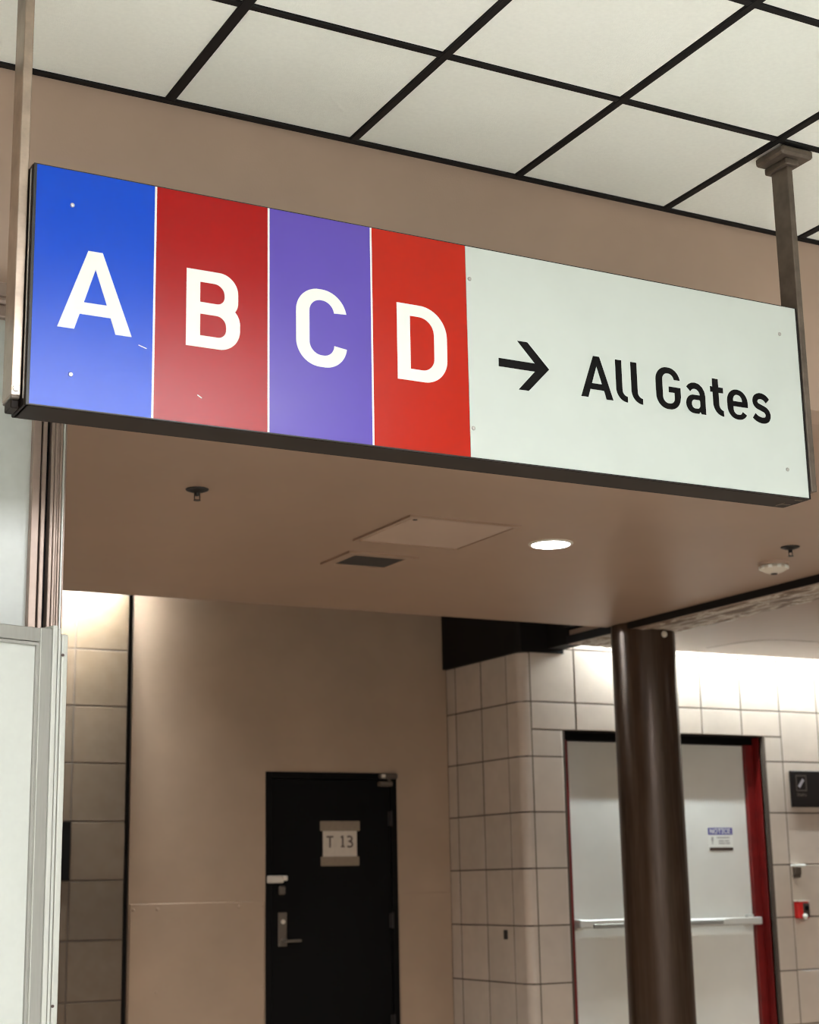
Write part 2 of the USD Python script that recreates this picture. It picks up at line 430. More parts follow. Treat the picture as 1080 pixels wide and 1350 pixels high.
XS = 5.977
ws = Thing('wall_side', (XS, 10.1, FLOOR), kind='structure', label='shaded side of the tiled corner, facing left')
ws.part('backing', B(XS + 0.003, XS + 0.05, YF + 0.10, YD, FLOOR, 1.56), M['grout'])
SJ = [9.68, 10.03, 10.40, YD - 0.002]
for ri in range(len(ROWS) - 1):
    z0, z1 = ROWS[ri], min(ROWS[ri + 1], 1.559)
    if z1 - z0 < 0.05:
        continue
    for y0, y1 in zip(SJ[:-1], SJ[1:]):
        d = RNG.uniform(-0.0008, 0.0008)
        ws.part('tile', slab(XS + d, XS + TT, y0 + 0.007, y1 - 0.007, z0 + JT, z1 - JT, '-x', 0.0018), glaze())
    r0 = 0.062
    pts = [(XS + 0.02, SJ[0] - JT), (XS, SJ[0] - JT)] + [(XS + r0 - r0 * math.cos(t), YF + r0 - r0 * math.sin(t)) for t in np.linspace(0, math.pi / 2, 11)] + [(cols[0] - JT, YF), (cols[0] - JT, YF + 0.02), (XS + 0.055, YF + 0.055)]
    ws.part('corner_tile', ext_z(Polygon(pts), z0 + JT, z1 - JT), glaze(), smooth=40)
ws.part('old_fixing_hole', B(XS - 0.004, XS + 0.004, 9.762, 9.812, -0.385, -0.322, 0.0035), M['tiledark'], label='dark mark where a fitting was removed')

wl = Thing('wall_tiles', (2.3, YL, FLOOR), kind='structure', label='tiled wall at left behind the white framed panel')
wl.part('backing', B(1.12, 3.470, YL + 0.003, YL + 0.07, FLOOR, 2.6), M['grout'])
LROWS = [FLOOR, -1.075, -0.698, -0.32, 0.057, 0.434, 0.812, 1.189, 1.566, 1.95]
lc = [3.475 - 0.3700 * k for k in range(0, 7)]
for x1, x0 in zip(lc[:-1], lc[1:]):
    for z0, z1 in zip(LROWS[:-1], LROWS[1:]):
        d = RNG.uniform(-0.0008, 0.0008)
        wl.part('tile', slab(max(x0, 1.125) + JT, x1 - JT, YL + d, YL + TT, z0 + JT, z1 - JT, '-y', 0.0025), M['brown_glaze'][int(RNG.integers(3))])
plate = Thing('wall_plate', (2.93, YL, 0.06), 'black square plate on the left tiled wall, half hidden by the white panel frame', 'wall plate')
plate.part('plate', B(2.742, 3.102, YL - 0.014, YL - 0.001, 0.061, 0.431, 0.004), M['doorblack'])
for z0 in (0.419, 0.061):
    plate.part('rim', B(2.742, 3.102, YL - 0.019, YL - 0.012, z0, z0 + 0.012), M['doorblack'])

# door wall: painted, with protection panels below
DX0, DX1, DZ = 4.512, 5.54, 0.783
wd = Thing('wall_door', (4.7, YD, FLOOR), kind='structure', label='brown painted wall around the black door')
dwall = sbox(3.532, FLOOR, 5.98, 2.6).difference(sbox(DX0 + 0.01, FLOOR - 1, DX1 - 0.01, DZ - 0.01))
wd.part('plastered_wall', ext_y(dwall, YD, YD + 0.12), M['wall'])
wd.part('corner_gap', B(3.40, 3.56, YD + 0.03, YD + 0.12, FLOOR, 2.6), M['blackpaint'])
wd.part('protection_panel', B(3.536, DX0 - 0.012, YD - 0.018, YD, FLOOR, -0.097, 0.006), M['wall'])
wd.part('protection_panel', B(DX1 + 0.012, 5.972, YD - 0.006, YD, FLOOR, -0.068, 0.002), M['wall'])
for x, z in ((3.727, -0.135), (4.312, -0.132), (4.487, -0.13), (4.487, -0.664), (3.727, -0.664), (3.56, -0.135)):
    wd.part('panel_screw', lathe([(0, 0.0), (0.011, 0.0), (0.009, -0.005), (0, -0.007)], (x, YD - 0.018, z), 'y', 14), M['wall'], smooth=40)

# ------------------------------------------------------------------ black door, marked T 13
d1 = Thing('door_1', (5.026, YD, FLOOR), kind='structure', label='black painted metal door in a black frame')
YB = YD - 0.012
d1.part('door_frame', join(B(DX0, DX0 + 0.045, YB, YD + 0.1, FLOOR, DZ, 0.003), B(DX1 - 0.045, DX1, YB, YD + 0.1, FLOOR, DZ, 0.003), B(DX0 + 0.045, DX1 - 0.045, YB, YD + 0.1, DZ - 0.045, DZ, 0.003)), M['doorblack'])
leafp = d1.part('door_leaf', B(DX0 + 0.049, DX1 - 0.049, YD + 0.004, YD + 0.05, FLOOR + 0.01, DZ - 0.049, 0.003), M['doorblack'])
for z in (0.46, -0.255, -0.95):
    d1.part('hinge', join(lathe([(0, -0.055), (0.008, -0.055), (0.008, 0.055), (0, 0.055)], (5.497, YD - 0.006, z), n=12), B(5.472, 5.497, YD - 0.001, YD + 0.004, z - 0.05, z + 0.05)), M['hinge'], smooth=40)
d1.part('door_closer', join(B(5.388, 5.53, YD - 0.06, YB, 0.742, 0.779, 0.008), B(5.388, 5.487, YD - 0.055, YD + 0.004, 0.688, 0.724, 0.006), B(5.455, 5.475, YD - 0.045, YD - 0.03, 0.715, 0.75, 0.002)), M['hard'])
d1.part('closer_cap', B(5.392, 5.425, YD - 0.065, YD - 0.058, 0.748, 0.773, 0.003), M['hardbright'])
d1.part('hasp', join(B(4.515, 4.64, YD - 0.03, YB, 0.02, 0.072, 0.008), B(4.63, 4.665, YD - 0.04, YD + 0.004, 0.035, 0.07, 0.006)), M['hardbright'], label='pale metal hasp across the door edge')
d1.part('padlock', B(4.605, 4.655, YD - 0.03, YD + 0.004, -0.06, 0.002, 0.01), M['hard'])
hp = d1.part('handle_plate', B(4.606, 4.672, YD - 0.008, YD + 0.004, -0.405, -0.177, 0.004), M['hard'])
lev = [(4.643, YD - 0.02), (4.643, YD - 0.055), (4.66, YD - 0.065), (4.755, YD - 0.065)]
d1.part('lever', join(lathe([(0, 0.0), (0.02, 0.0), (0.018, -0.012), (0, -0.012)], (4.643, YD - 0.008, -0.365), 'y', 16), B(4.634, 4.652, YD - 0.07, YD - 0.015, -0.374, -0.356, 0.004), B(4.634, 4.755, YD - 0.074, YD - 0.058, -0.378, -0.358, 0.006)), M['hard'])
d1.part('lock_cylinder', lathe([(0, 0.0), (0.016, 0.0), (0.014, -0.01), (0, -0.012)], (4.640, YD - 0.008, -0.24), 'y', 16), M['hardbright'], smooth=40)


def lettering(text, height, depth, x, z, y, bold=False, width=None):
    """meshkit lettering stood up in the xz plane, front at y - depth, left end at x, baseline z."""
    m = meshkit.text_mesh(text, height, depth, bold)
    v = np.array(m.vertices)
    if width:
        v[:, 0] = (v[:, 0] - v[:, 0].min()) * width / (v[:, 0].max() - v[:, 0].min())
    return np.c_[v[:, 0] + x, y - v[:, 2], v[:, 1] + z], np.array(m.faces)


ps = Thing('paper_sign', (5.087, YD, 0.14), 'sheet of paper reading T 13 taped to the black door', 'sign')
yp = YD + 0.003
ps.part('sheet', B(4.952, 5.219, yp - 0.0015, yp, 0.16, 0.41), M['paper'])
ps.part('tape_strip', ext_y(rrect(4.930, 5.243, 0.373, 0.443, .006, .006, .006, .006), yp - 0.003, yp - 0.0014), M['tape'])
ps.part('tape_strip', ext_y(rrect(4.934, 5.236, 0.131, 0.196, .006, .006, .006, .006), yp - 0.003, yp - 0.0014), M['tape'])
tl = [LineString([(4.979, 0.333), (5.034, 0.333)]).buffer(0.0065, cap_style=2), LineString([(5.007, 0.333), (5.007, 0.258)]).buffer(0.007, cap_style=2),
      LineString([(5.092, 0.328), (5.107, 0.336), (5.107, 0.262)]).buffer(0.007, cap_style=2), LineString([(5.092, 0.2645), (5.122, 0.2645)]).buffer(0.006, cap_style=2),
      LineString([(5.142, 0.331), (5.158, 0.336), (5.172, 0.333), (5.18, 0.322), (5.176, 0.308), (5.158, 0.301), (5.178, 0.294), (5.184, 0.28), (5.178, 0.267), (5.162, 0.262), (5.142, 0.266)]).buffer(0.0065, cap_style=2)]
for nm, g in (('T', shapely.union_all(tl[:2])), ('1', shapely.union_all(tl[2:4])), ('3', tl[4])):
    ps.part('character', ext_y(g, yp - 0.0025, yp - 0.0014), M['papertext'], label=f'dark character {nm} of T 13')

# ------------------------------------------------------------------ double door in the tiled wall
d2 = Thing('door_2', ((OPX0 + OPX1) / 2, YF, FLOOR), kind='structure', label='grey metal double door in a red frame, behind the column')
YP = YF + 0.15
d2.part('frame_jamb', B(OPX0 + 0.003, OPX0 + 0.101, YP - 0.03, YP + 0.06, FLOOR, OPZ - 0.055, 0.004), M['redframe'])
d2.part('frame_jamb', B(OPX1 - 0.078, OPX1 - 0.003, YP - 0.03, YP + 0.06, FLOOR, OPZ - 0.055, 0.004), M['redframe'])
d2.part('frame_head', B(OPX0 + 0.003, OPX1 - 0.003, YP - 0.03, YP + 0.06, OPZ - 0.055, OPZ, 0.004), M['doorblack'])
d2.part('lintel', B(OPX0, OPX1, YF + 0.008, YP + 0.06, OPZ - 0.003, OPZ + 0.006), M['doorblack'])
d2.part('reveal_lining', B(OPX1 - 0.006, OPX1 - 0.001, YF + 0.05, YP - 0.03, FLOOR, OPZ - 0.004), M['redframe'])
LX0, LX1, LM = OPX0 + 0.104, OPX1 - 0.08, 7.23
d2.part('threshold_stop', B(LM - 0.03, LM + 0.03, YP + 0.03, YP + 0.05, FLOOR, OPZ - 0.06), M['doorblack'])
for a0, a1 in ((LX0, LM - 0.003), (LM + 0.003, LX1)):
    lp = d2.part('door_leaf', B(a0, a1, YP, YP + 0.045, FLOOR + 0.01, OPZ - 0.06, 0.003), M['leaf'])
    d2.part('push_bar', join(B(a0 + 0.01, a1 + (-0.01 if a1 < LX1 else 0.03), YP - 0.075, YP - 0.02, -0.325 if a0 == LX0 else -0.34, -0.268 if a0 == LX0 else -0.285, 0.008),
                             B(a0 + 0.012, a0 + 0.07, YP - 0.03, YP, -0.335, -0.265, 0.004), B(a1 - 0.07, a1 - 0.012, YP - 0.03, YP, -0.335, -0.265, 0.004)), M['pushbar'])
    d2.part('push_pad', B(a0 + 0.12, a0 + 0.45, YP - 0.085, YP - 0.07, -0.327, -0.297, 0.005), M['alu'])
ns = Thing('notice_sign', (7.76, YP, 0.19), 'small white notice with a blue header on the right leaf of the double door', 'sign')
yn = YP - 0.001
ns.part('plate', B(7.645, 7.876, yn - 0.002, yn, 0.19, 0.36), M['notewhite'])
ns.part('header', B(7.648, 7.873, yn - 0.003, yn - 0.0015, 0.308, 0.358), M['noteblue'])
ns.part('header_lettering', lettering('NOTICE', 0.033, 0.001, 7.664, 0.317, yn - 0.003, True, 0.193), M['notewhite'], label='NOTICE in white capitals')
ns.part('print_lines', join(*[B(x0, x1, yn - 0.003, yn - 0.0015, z - 0.0045, z + 0.0045) for x0, x1, z in ((7.725, 7.845, 0.287), (7.742, 7.79, 0.263), (7.80, 7.84, 0.263), (7.742, 7.80, 0.246), (7.808, 7.846, 0.246))]), M['notegrey'])
ns.part('pictogram', join(B(7.676, 7.694, yn - 0.003, yn - 0.0015, 0.262, 0.292, 0.0006), B(7.681, 7.689, yn - 0.003, yn - 0.0015, 0.240, 0.262)), M['notegrey'])
ns.part('footer', B(7.655, 7.873, yn - 0.003, yn - 0.0015, 0.193, 0.216), M['firedark'])

# ------------------------------------------------------------------ steel column
CX, CY, CR = 6.383, 8.600, 0.210
co = Thing('column', (CX, CY, FLOOR), 'round dark brown column standing at the soffit edge before the double door', 'column')
co.part('shaft', lathe([(0, FLOOR), (CR, FLOOR), (CR, ZS + 0.02), (0, ZS + 0.02)], (CX, CY, 0), n=96), M['column'], smooth=40)
co.part('base_ring', lathe([(CR, FLOOR), (CR + 0.02, FLOOR), (CR + 0.02, FLOOR + 0.1), (CR + 0.004, FLOOR + 0.115), (CR, FLOOR + 0.115)], (CX, CY, 0), n=64), M['polebrown'], smooth=40)
ad = np.array([6.398, 8.40]) - np.array([CX, CY]); ad /= np.linalg.norm(ad)
co.part('stud', trimesh.creation.icosphere(3, 0.021).apply_scale((1, 1, 1)).apply_translation((CX + ad[0] * CR, CY + ad[1] * CR, 1.548)), M['ivory'], smooth=True, label='small pale round stud near the column top')

# ------------------------------------------------------------------ fittings on the right tiled wall
sg = Thing('stairs_sign', (8.56, YF, 0.50), 'dark square plate with a diagonal stroke pictogram at the right edge of the picture', 'sign')
ys = YF - 0.03
sg.part('plate', B(8.324, 8.80, ys, YF - 0.001, 0.503, 0.773, 0.006), M['signdark'])
sg.part('pictogram_frame', ext_y(sbox(8.365, 0.622, 8.468, 0.74).difference(sbox(8.373, 0.630, 8.460, 0.732)), ys - 0.0015, ys + 0.0005), M['signdim'])
sg.part('pictogram', ext_y(LineString([(8.391, 0.652), (8.438, 0.708)]).buffer(0.011, cap_style=2), ys - 0.002, ys + 0.0005), M['signgrey'], label='pale diagonal stroke')
sg.part('lettering', lettering('Stairs', 0.022, 0.0015, 8.368, 0.584, ys + 0.0005, True, 0.092), M['signdim'])
ks = Thing('wall_bracket', (8.33, YF, 0.0), 'small bright metal bracket on the tiles above the red box', 'bracket')
ks.part('ledge', B(8.277, 8.385, YF - 0.055, YF - 0.001, 0.066, 0.086, 0.005), M['notewhite'])
ks.part('socket', B(8.300, 8.362, YF - 0.03, YF - 0.001, 0.008, 0.066, 0.005), M['hard'])
ks.part('foot', B(8.292, 8.368, YF - 0.012, YF - 0.001, -0.012, 0.008, 0.003), M['hard'])
fa = Thing('alarm_box', (8.335, YF, -0.31), 'small red alarm box with a round button on the tiles near the right edge', 'alarm box')
fa.part('case', B(8.283, 8.39, YF - 0.055, YF - 0.001, -0.305, -0.183, 0.008), M['fire'])
fa.part('top_plate', B(8.279, 8.395, YF - 0.06, YF - 0.001, -0.183, -0.175, 0.002), M['ivory'])
fa.part('dark_face', B(8.325, 8.388, YF - 0.06, YF - 0.05, -0.297, -0.195, 0.004), M['firedark'])
fa.part('window', B(8.338, 8.376, YF - 0.064, YF - 0.058, -0.248, -0.213, 0.003), M['doorblack'])
fa.part('button', trimesh.creation.icosphere(3, 0.02).apply_translation((8.334, YF - 0.062, -0.289)), M['notewhite'], smooth=True, label='pale round button')

# ------------------------------------------------------------------ fittings in the soffit
dl = Thing('downlight', (4.35, 6.58, ZS), 'round lit downlight in the brown soffit', 'downlight')
dl.part('trim_ring', lathe([(0.094, 0.0), (0.112, 0.0), (0.108, -0.006), (0.096, -0.008), (0.090, -0.003)], (4.35, 6.58, ZS), n=56), M['ivory'], smooth=40)
dl.part('lens', lathe([(0, -0.006), (0.094, -0.006), (0.094, 0.0), (0, 0.0)], (4.35, 6.58, ZS), n=56), L_DOWN)


def beam(path, x, y, z, power):
    """The lamp behind a downlight's lens: a spot pointing down with a soft edge."""
    b = UsdLux.SphereLight.Define(stage, path)
    b.AddTranslateOp().Set(Gf.Vec3d(0, 0, -0.012))
    b.CreateRadiusAttr(0.05); b.CreateIntensityAttr(power); b.CreateColorAttr(Gf.Vec3f(1.0, 0.93, 0.82))
    sh = UsdLux.ShapingAPI.Apply(b.GetPrim())
    sh.CreateShapingConeAngleAttr(70.0); sh.CreateShapingConeSoftnessAttr(0.55)


beam(dl.path + '/beam', 4.35, 6.58, ZS, DOWN_BEAM)
d3 = Thing('downlight', (8.7, 6.4, 1.586), 'round lit downlight in the corridor ceiling, out of the picture to the right', 'downlight')
d3.part('trim_ring', lathe([(0.094, 0.0), (0.112, 0.0), (0.108, -0.006), (0.096, -0.008), (0.090, -0.003)], (8.7, 6.4, 1.586), n=40), M['ivory'], smooth=40)
d3.part('lens', lathe([(0, -0.006), (0.094, -0.006), (0.094, 0.0), (0, 0.0)], (8.7, 6.4, 1.586), n=40), L_DOWN)
beam(d3.path + '/beam', 8.7, 6.4, 1.586, DOWN_BEAM)
ah = Thing('access_hatch', (3.70, 6.58, ZS), 'square painted access hatch in the brown soffit beside the lit downlight', 'access hatch')
ah.part('frame', ext_z(sbox(3.400, 6.285, 3.992, 6.876).difference(sbox(3.422, 6.307, 3.970, 6.854)), ZS - 0.010, ZS), M['soffit'])
ah.part('panel', B(3.428, 3.964, 6.313, 6.848, ZS - 0.0075, ZS, 0.003), M['fascia'])
ah.part('latch', lathe([(0, -0.010), (0.011, -0.010), (0.012, -0.006), (0, -0.006)], (3.455, 6.34, ZS), n=16), M['vent'])
av = Thing('air_vent', (3.70, 7.28, ZS), 'small dark air vent in a painted frame behind the access hatch', 'air vent')
av.part('frame', ext_z(sbox(3.50, 7.12, 3.90, 7.46).difference(sbox(3.555, 7.165, 3.845, 7.415)), ZS - 0.012, ZS), M['soffit'])
av.part('duct', B(3.555, 3.845, 7.165, 7.415, ZS - 0.001, ZS + 0.0005), M['vent'])
for k in range(9):
    y = 7.182 + k * 0.027
    av.part('slat', rot_box((3.70, y), 0, -0.145, 0.145, -0.009, 0.009, ZS - 0.009, ZS - 0.006), M['vent'])


def sprinkler(x, y, label):
    s = Thing('sprinkler', (x, y, ZS), label, 'sprinkler head', None)
    s.part('escutcheon', lathe([(0, 0.0), (0.049, 0.0), (0.047, -0.005), (0.026, -0.013), (0.016, -0.016), (0, -0.016)], (x, y, ZS), n=36), M['sprinkler'], smooth=40)
    s.part('body', lathe([(0, -0.014), (0.012, -0.014), (0.009, -0.026), (0.006, -0.03), (0, -0.03)], (x, y, ZS), n=20), M['sprinkler'], smooth=40)
    s.part('yoke', join(B(x - 0.013, x - 0.010, y - 0.002, y + 0.002, ZS - 0.046, ZS - 0.018), B(x + 0.010, x + 0.013, y - 0.002, y + 0.002, ZS - 0.046, ZS - 0.018), B(x - 0.013, x + 0.013, y - 0.002, y + 0.002, ZS - 0.048, ZS - 0.044)), M['sprinkler'])
    s.part('deflector', lathe([(0, -0.046), (0.015, -0.047), (0.015, -0.0495), (0, -0.0495)], (x, y, ZS), n=20), M['sprinkler'])


sprinkler(2.35, 6.22, 'dark sprinkler head alone in the soffit at the left under the blue panel')
sprinkler(5.527, 6.164, 'dark sprinkler head at the right next to the white smoke detector')
sd = Thing('smoke_detector', (5.73, 6.53, ZS), 'round white smoke detector on the soffit at the right by the column side edge', 'smoke detector')
sd.part('base', lathe([(0, 0.0), (0.082, 0.0), (0.082, -0.012), (0.078, -0.016), (0, -0.016)], (5.73, 6.53, ZS), n=48), M['fascia'], smooth=40)
sd.part('head', lathe([(0.066, -0.016), (0.074, -0.022), (0.076, -0.034), (0.050, -0.050), (0.028, -0.058), (0, -0.060)], (5.73, 6.53, ZS), n=48), M['ivory'], smooth=40)
sd.part('sensor_slot', lathe([(0, -0.059), (0.018, -0.0585), (0.016, -0.064), (0, -0.065)], (5.73, 6.53, ZS), n=24), M['vent'], smooth=40)
for k in range(10):
    t = 2 * math.pi * k / 10
    sd.part('vent_rib', rot_box((5.73 + 0.0745 * math.cos(t), 6.53 + 0.0745 * math.sin(t)), t, -0.003, 0.003, -0.011, 0.011, ZS - 0.036, ZS - 0.020, 0.001), M['notewhite'])

# ------------------------------------------------------------------ tubes in the slots
wt = Thing('wash_tube', (8.6, 9.24, 1.85), 'long white tube light hidden in the slot above the double door', 'tube light')
wt.part('tube', B(6.60, 11.5, 9.224, 9.244, 1.83, 1.86, 0.004), L_WASH)
wt.part('fixture', B(6.58, 11.52, 9.2005, 9.2485, 1.862, 1.90), M['ivory'])
lt = Thing('slot_tube', (2.72, 10.21, 1.965), 'short white tube light hidden in the slot above the left tiled wall', 'tube light')
lt.part('tube', B(2.1, 3.35, 10.195, 10.225, 2.06, 2.09, 0.004), L_SLOT)
lt.part('fixture', B(2.08, 3.37, 10.16, 10.26, 2.092, 2.14), M['ivory'])
for k in range(11):                       # cross louvres cut the light off to the sides
    x = 2.09 + 0.127 * k
    lt.part('louvre', B(x - 0.002, x + 0.002, 10.16, 10.26, 1.965, 2.094), M['hard'])


# ------------------------------------------------------------------ the hanging sign
SC = 3.665 / 3.5
YS, YSB = 3.665, 3.788
SX0, SXR, SZ0, SZ1 = 0.948, 3.380, 1.1245, 1.745
sn = Thing('hanging_sign', ((SX0 + SXR) / 2, (YS + YSB) / 2, SZ0), 'long gate sign with blue, red, violet, orange and white panels hung from the ceiling', 'sign')
fz0, fz1, fx0, fx1 = SZ0 + 0.004, SZ1 - 0.003, SX0 + 0.009, SXR - 0.006
outer = sbox(SX0, SZ0, SXR, SZ1); inner = sbox(SX0 + 0.004, SZ0 + 0.004, SXR - 0.004, SZ1 - 0.004)
# frame rails mitred at the lower corners
sn.part('back_panel', B(SX0 + 0.004, SXR - 0.004, YSB - 0.006, YSB, SZ0 + 0.004, SZ1 - 0.004), M['frameblack'])


def mitred(x0, x1, bottom):
    z = SZ0 if bottom else SZ1
    s = 1 if bottom else -1
    pts = np.array([(x0, YS, z), (x1, YS, z), (x0, YSB, z), (x1, YSB, z), (x0 + 0.03, YS, z + s * 0.006), (x1 - 0.03, YS, z + s * 0.006), (x0 + 0.03, YSB, z + s * 0.006), (x1 - 0.03, YSB, z + s * 0.006)])
    return arr(Manifold.hull_points(pts))


sn.part('bottom_rail', B(SX0 + 0.001, SXR - 0.001, YS + 0.002, YSB, SZ0, SZ0 + 0.012, 0.0025), M['bronze'])
sn.part('top_rail', B(SX0 + 0.001, SXR - 0.001, YS + 0.002, YSB, SZ1 - 0.012, SZ1, 0.0025), M['frameblack'])
sn.part('side_rail', B(SX0, SX0 + 0.012, YS + 0.002, YSB, SZ0, SZ1, 0.0025), M['bronze'])
sn.part('side_rail', B(SXR - 0.012, SXR, YS + 0.002, YSB, SZ0, SZ1, 0.0025), M['frameblack'])
sn.part('face_trim', ext_y(sbox(SX0 + 0.002, SZ0 + 0.001, SXR - 0.0005, SZ1 - 0.001).difference(sbox(fx0, fz0, fx1, fz1)), YS - 0.004, YS + 0.003), M['frameblack'])
sn.part('edge_bead', B(SX0 - 0.0015, SX0 + 0.0015, YS + 0.012, YS + 0.018, SZ0 + 0.02, SZ1 - 0.01, 0.0006), M['screw'], label='thin pale bead on the left end')
for q in ((SXR - 0.045, SXR - 0.015, YS + 0.018, YS + 0.020), (SXR - 0.05, SXR - 0.012, YS + 0.075, YS + 0.077), (SXR - 0.051, SXR - 0.049, YS + 0.06, YS + 0.10)):
    sn.part('corner_joint', B(*q, SZ0 - 0.0012, SZ0 + 0.001), M['pole'])
seps = [1.264, 1.5745, 1.8755, 2.1725]
xs = [fx0] + seps + [fx1]
for k, (key, nm) in enumerate((('blue', 'blue'), ('red', 'red'), ('violet', 'violet'), ('orange', 'orange red'), ('white', 'white'))):
    sn.part('face_panel', B(xs[k] + (0.0028 if 0 < k < 4 else 0.0006), xs[k + 1] - (0.0028 if k < 3 else 0.0006), YS - 0.003, YS + 0.004, fz0, fz1), M[key], label=nm + ' face panel')
for x in seps[:3]:
    sn.part('divider', B(x - 0.0027, x + 0.0027, YS - 0.0034, YS + 0.004, fz0, fz1), M['letter'], label='thin white divider')


def S(poly):
    return affinity.scale(poly, SC / 1000, SC / 1000, origin=(0, 0))


def letter(name, poly, key, label):
    sn.part(name, ext_y(S(poly), YS - 0.0042, YS - 0.0028), M[key], label=label)


A1 = Polygon([(973.6, 1270.4), (1042.6, 1468), (1077.5, 1468), (1152.6, 1270.2), (1113.3, 1270.2), (1100.4, 1309), (1025.5, 1309), (1013.6, 1270.4)]).difference(Polygon([(1035, 1338.5), (1061.4, 1424.2), (1090.8, 1338.7)]))
B1 = rrect(1288, 1422.3, 1356, 1467.4, 0, 50, 40, 0).union(rrect(1288, 1427.6, 1270.5, 1386, 0, 46, 54, 0)).difference(rrect(1323.2, 1386.8, 1385.5, 1437.4, 0, 27, 20, 0)).difference(rrect(1323.8, 1391.3, 1300.2, 1355.6, 0, 26, 22, 0))
C1 = rrect(1578, 1719, 1264.4, 1470, 64, 70, 62, 66).difference(rrect(1614.7, 1683.5, 1294.8, 1441, 32, 34, 30, 34)).difference(Polygon([(1650, 1411), (1682, 1410.8), (1760, 1415.5), (1760, 1312), (1719.6, 1319), (1685.4, 1323.8), (1650, 1328)]))
D1 = rrect(1863.4, 2011, 1263, 1470.4, 0, 80, 68, 0).difference(rrect(1901.8, 1972.4, 1294.5, 1439, 0, 44, 36, 0))
letter('letter', A1, 'letter', 'white letter A'); letter('letter', B1, 'letter', 'white letter B')
letter('letter', C1, 'letter', 'white letter C'); letter('letter', D1, 'letter', 'white letter D')
arrow = Polygon([(2168.8, 1338.2), (2168.8, 1361.4), (2283.5, 1361.2), (2229.6, 1418), (2261, 1418.2), (2328.4, 1350), (2261, 1281.5), (2229, 1281.4), (2282.7, 1338.2)])
letter('arrow', arrow, 'ink', 'black arrow pointing right')
a_ = Polygon([(2430.5, 1289), (2474.9, 1409.8), (2495.3, 1409.8), (2536.8, 1289.4), (2514.3, 1289.3), (2507.4, 1313.4), (2461.6, 1313.4), (2453.9, 1289.3)]).difference(Polygon([(2467.3, 1330.5), (2484.9, 1382), (2501.2, 1330.7)]))


def hook(x0, w, top, xe, r=26):
    """A stem with a foot curling right, as in l and t."""
    o = rrect(x0, xe + 60, 1289.6, 1500, 0, 0, 0, r + 12).intersection(sbox(x0, 1280, xe, top))
    return o.difference(rrect(x0 + w, xe + 60, 1306.2, 1600, 0, 0, 0, r - 8))


l_ = hook(2548.8, 20.6, 1410, 2586)
l2 = affinity.translate(l_, 51.8, 0)
g_ = rrect(2685.6, 2770.6, 1288.1, 1411.3, 40, 40, 38, 40).difference(rrect(2708.4, 2750.2, 1305.1, 1393.6, 20, 20, 18, 20)).difference(sbox(2728, 1355.2, 2800, 1377)).union(sbox(2730.3, 1338.6, 2771.5, 1355.2))
g_ = g_.union(sbox(2750.4, 1325, 2771.5, 1355.2))
aa = rrect(2790, 2858.6, 1287.2, 1342.2, 27, 0, 0, 27).difference(rrect(2809.4, 2840, 1301.8, 1328.2, 12, 4, 12, 12))
top = LineString([(2799.6, 1357.6), (2806, 1364.5), (2814, 1368.4), (2823, 1369.6), (2833, 1367.6), (2842, 1361), (2847.6, 1352), (2849.4, 1342), (2849.4, 1289.4)]).buffer(9.2, cap_style=2, join_style=1)
aa = aa.union(top).difference(Polygon([(2836.5, 1280), (2842.4, 1280), (2842.4, 1289.6), (2838.5, 1293.5), (2834, 1288)]))
t_ = hook(2887.2, 21, 1400.5, 2923.6).union(sbox(2878.4, 1359.6, 2925, 1375.8))
e_ = rrect(2938.6, 3013.3, 1287.4, 1377.5, 36, 37, 34, 36).difference(rrect(2960, 2993.6, 1302, 1361.9, 16, 17, 14, 16)).difference(Polygon([(2975, 1329), (3040, 1329), (3040, 1291), (3010, 1302.5), (2994.4, 1311.2), (2988, 1311.2)])).union(sbox(2955, 1326.6, 3013.2, 1341.8))


def spline(pts, n=8):
    p = np.array([pts[0]] + list(pts) + [pts[-1]], float)
    out = []
    for i in range(1, len(p) - 2):
        for t in np.linspace(0, 1, n, endpoint=False):
            a0, a1, a2, a3 = p[i - 1], p[i], p[i + 1], p[i + 2]
            out.append(0.5 * (2 * a1 + (a2 - a0) * t + (2 * a0 - 5 * a1 + 4 * a2 - a3) * t * t + (3 * a1 - a0 - 3 * a2 + a3) * t ** 3))
    return np.array(out + [p[-1]])


s_ = LineString(spline([(3088.6, 1355.8), (3078, 1365.5), (3062, 1369.4), (3046.5, 1363.5), (3041.5, 1351), (3048, 1339.8), (3064, 1333.6), (3081, 1326.5), (3088, 1313.5), (3082.5, 1300), (3066.5, 1295.2), (3048, 1299.2), (3035.6, 1307.6)])).buffer(9.0, cap_style=2, join_style=1)
for nm, g in (('A', a_), ('l', l_), ('l', l2), ('G', g_), ('a', aa), ('t', t_), ('e', e_), ('s', s_)):
    letter('letter', g, 'ink', f'black letter {nm} of the words All Gates')
for x, z in ((1.048, 1.650), (1.056, 1.213), (2.184, 1.645), (2.183, 1.211), (3.303, 1.648), (3.295, 1.211)):
    sn.part('screw', lathe([(0, -0.0045), (0.0045, -0.004), (0.0062, -0.001), (0.0062, 0.001), (0, 0.001)], (x, YS - 0.003, z), 'y', 18), M['screw'], smooth=40)


# scratches on the printed faces
def at_sign(x0, z0, x1, z1, w):
    return ext_y(LineString([(x0, z0), (x1, z1)]).buffer(w), YS - 0.0034, YS - 0.0028)


for q in ((1.226, 1.312, 1.246, 1.306, 0.0011), (1.382, 1.203, 1.392, 1.197, 0.0013)):
    sn.part('scratch', at_sign(*q), M['letter'], label='small pale scratch')

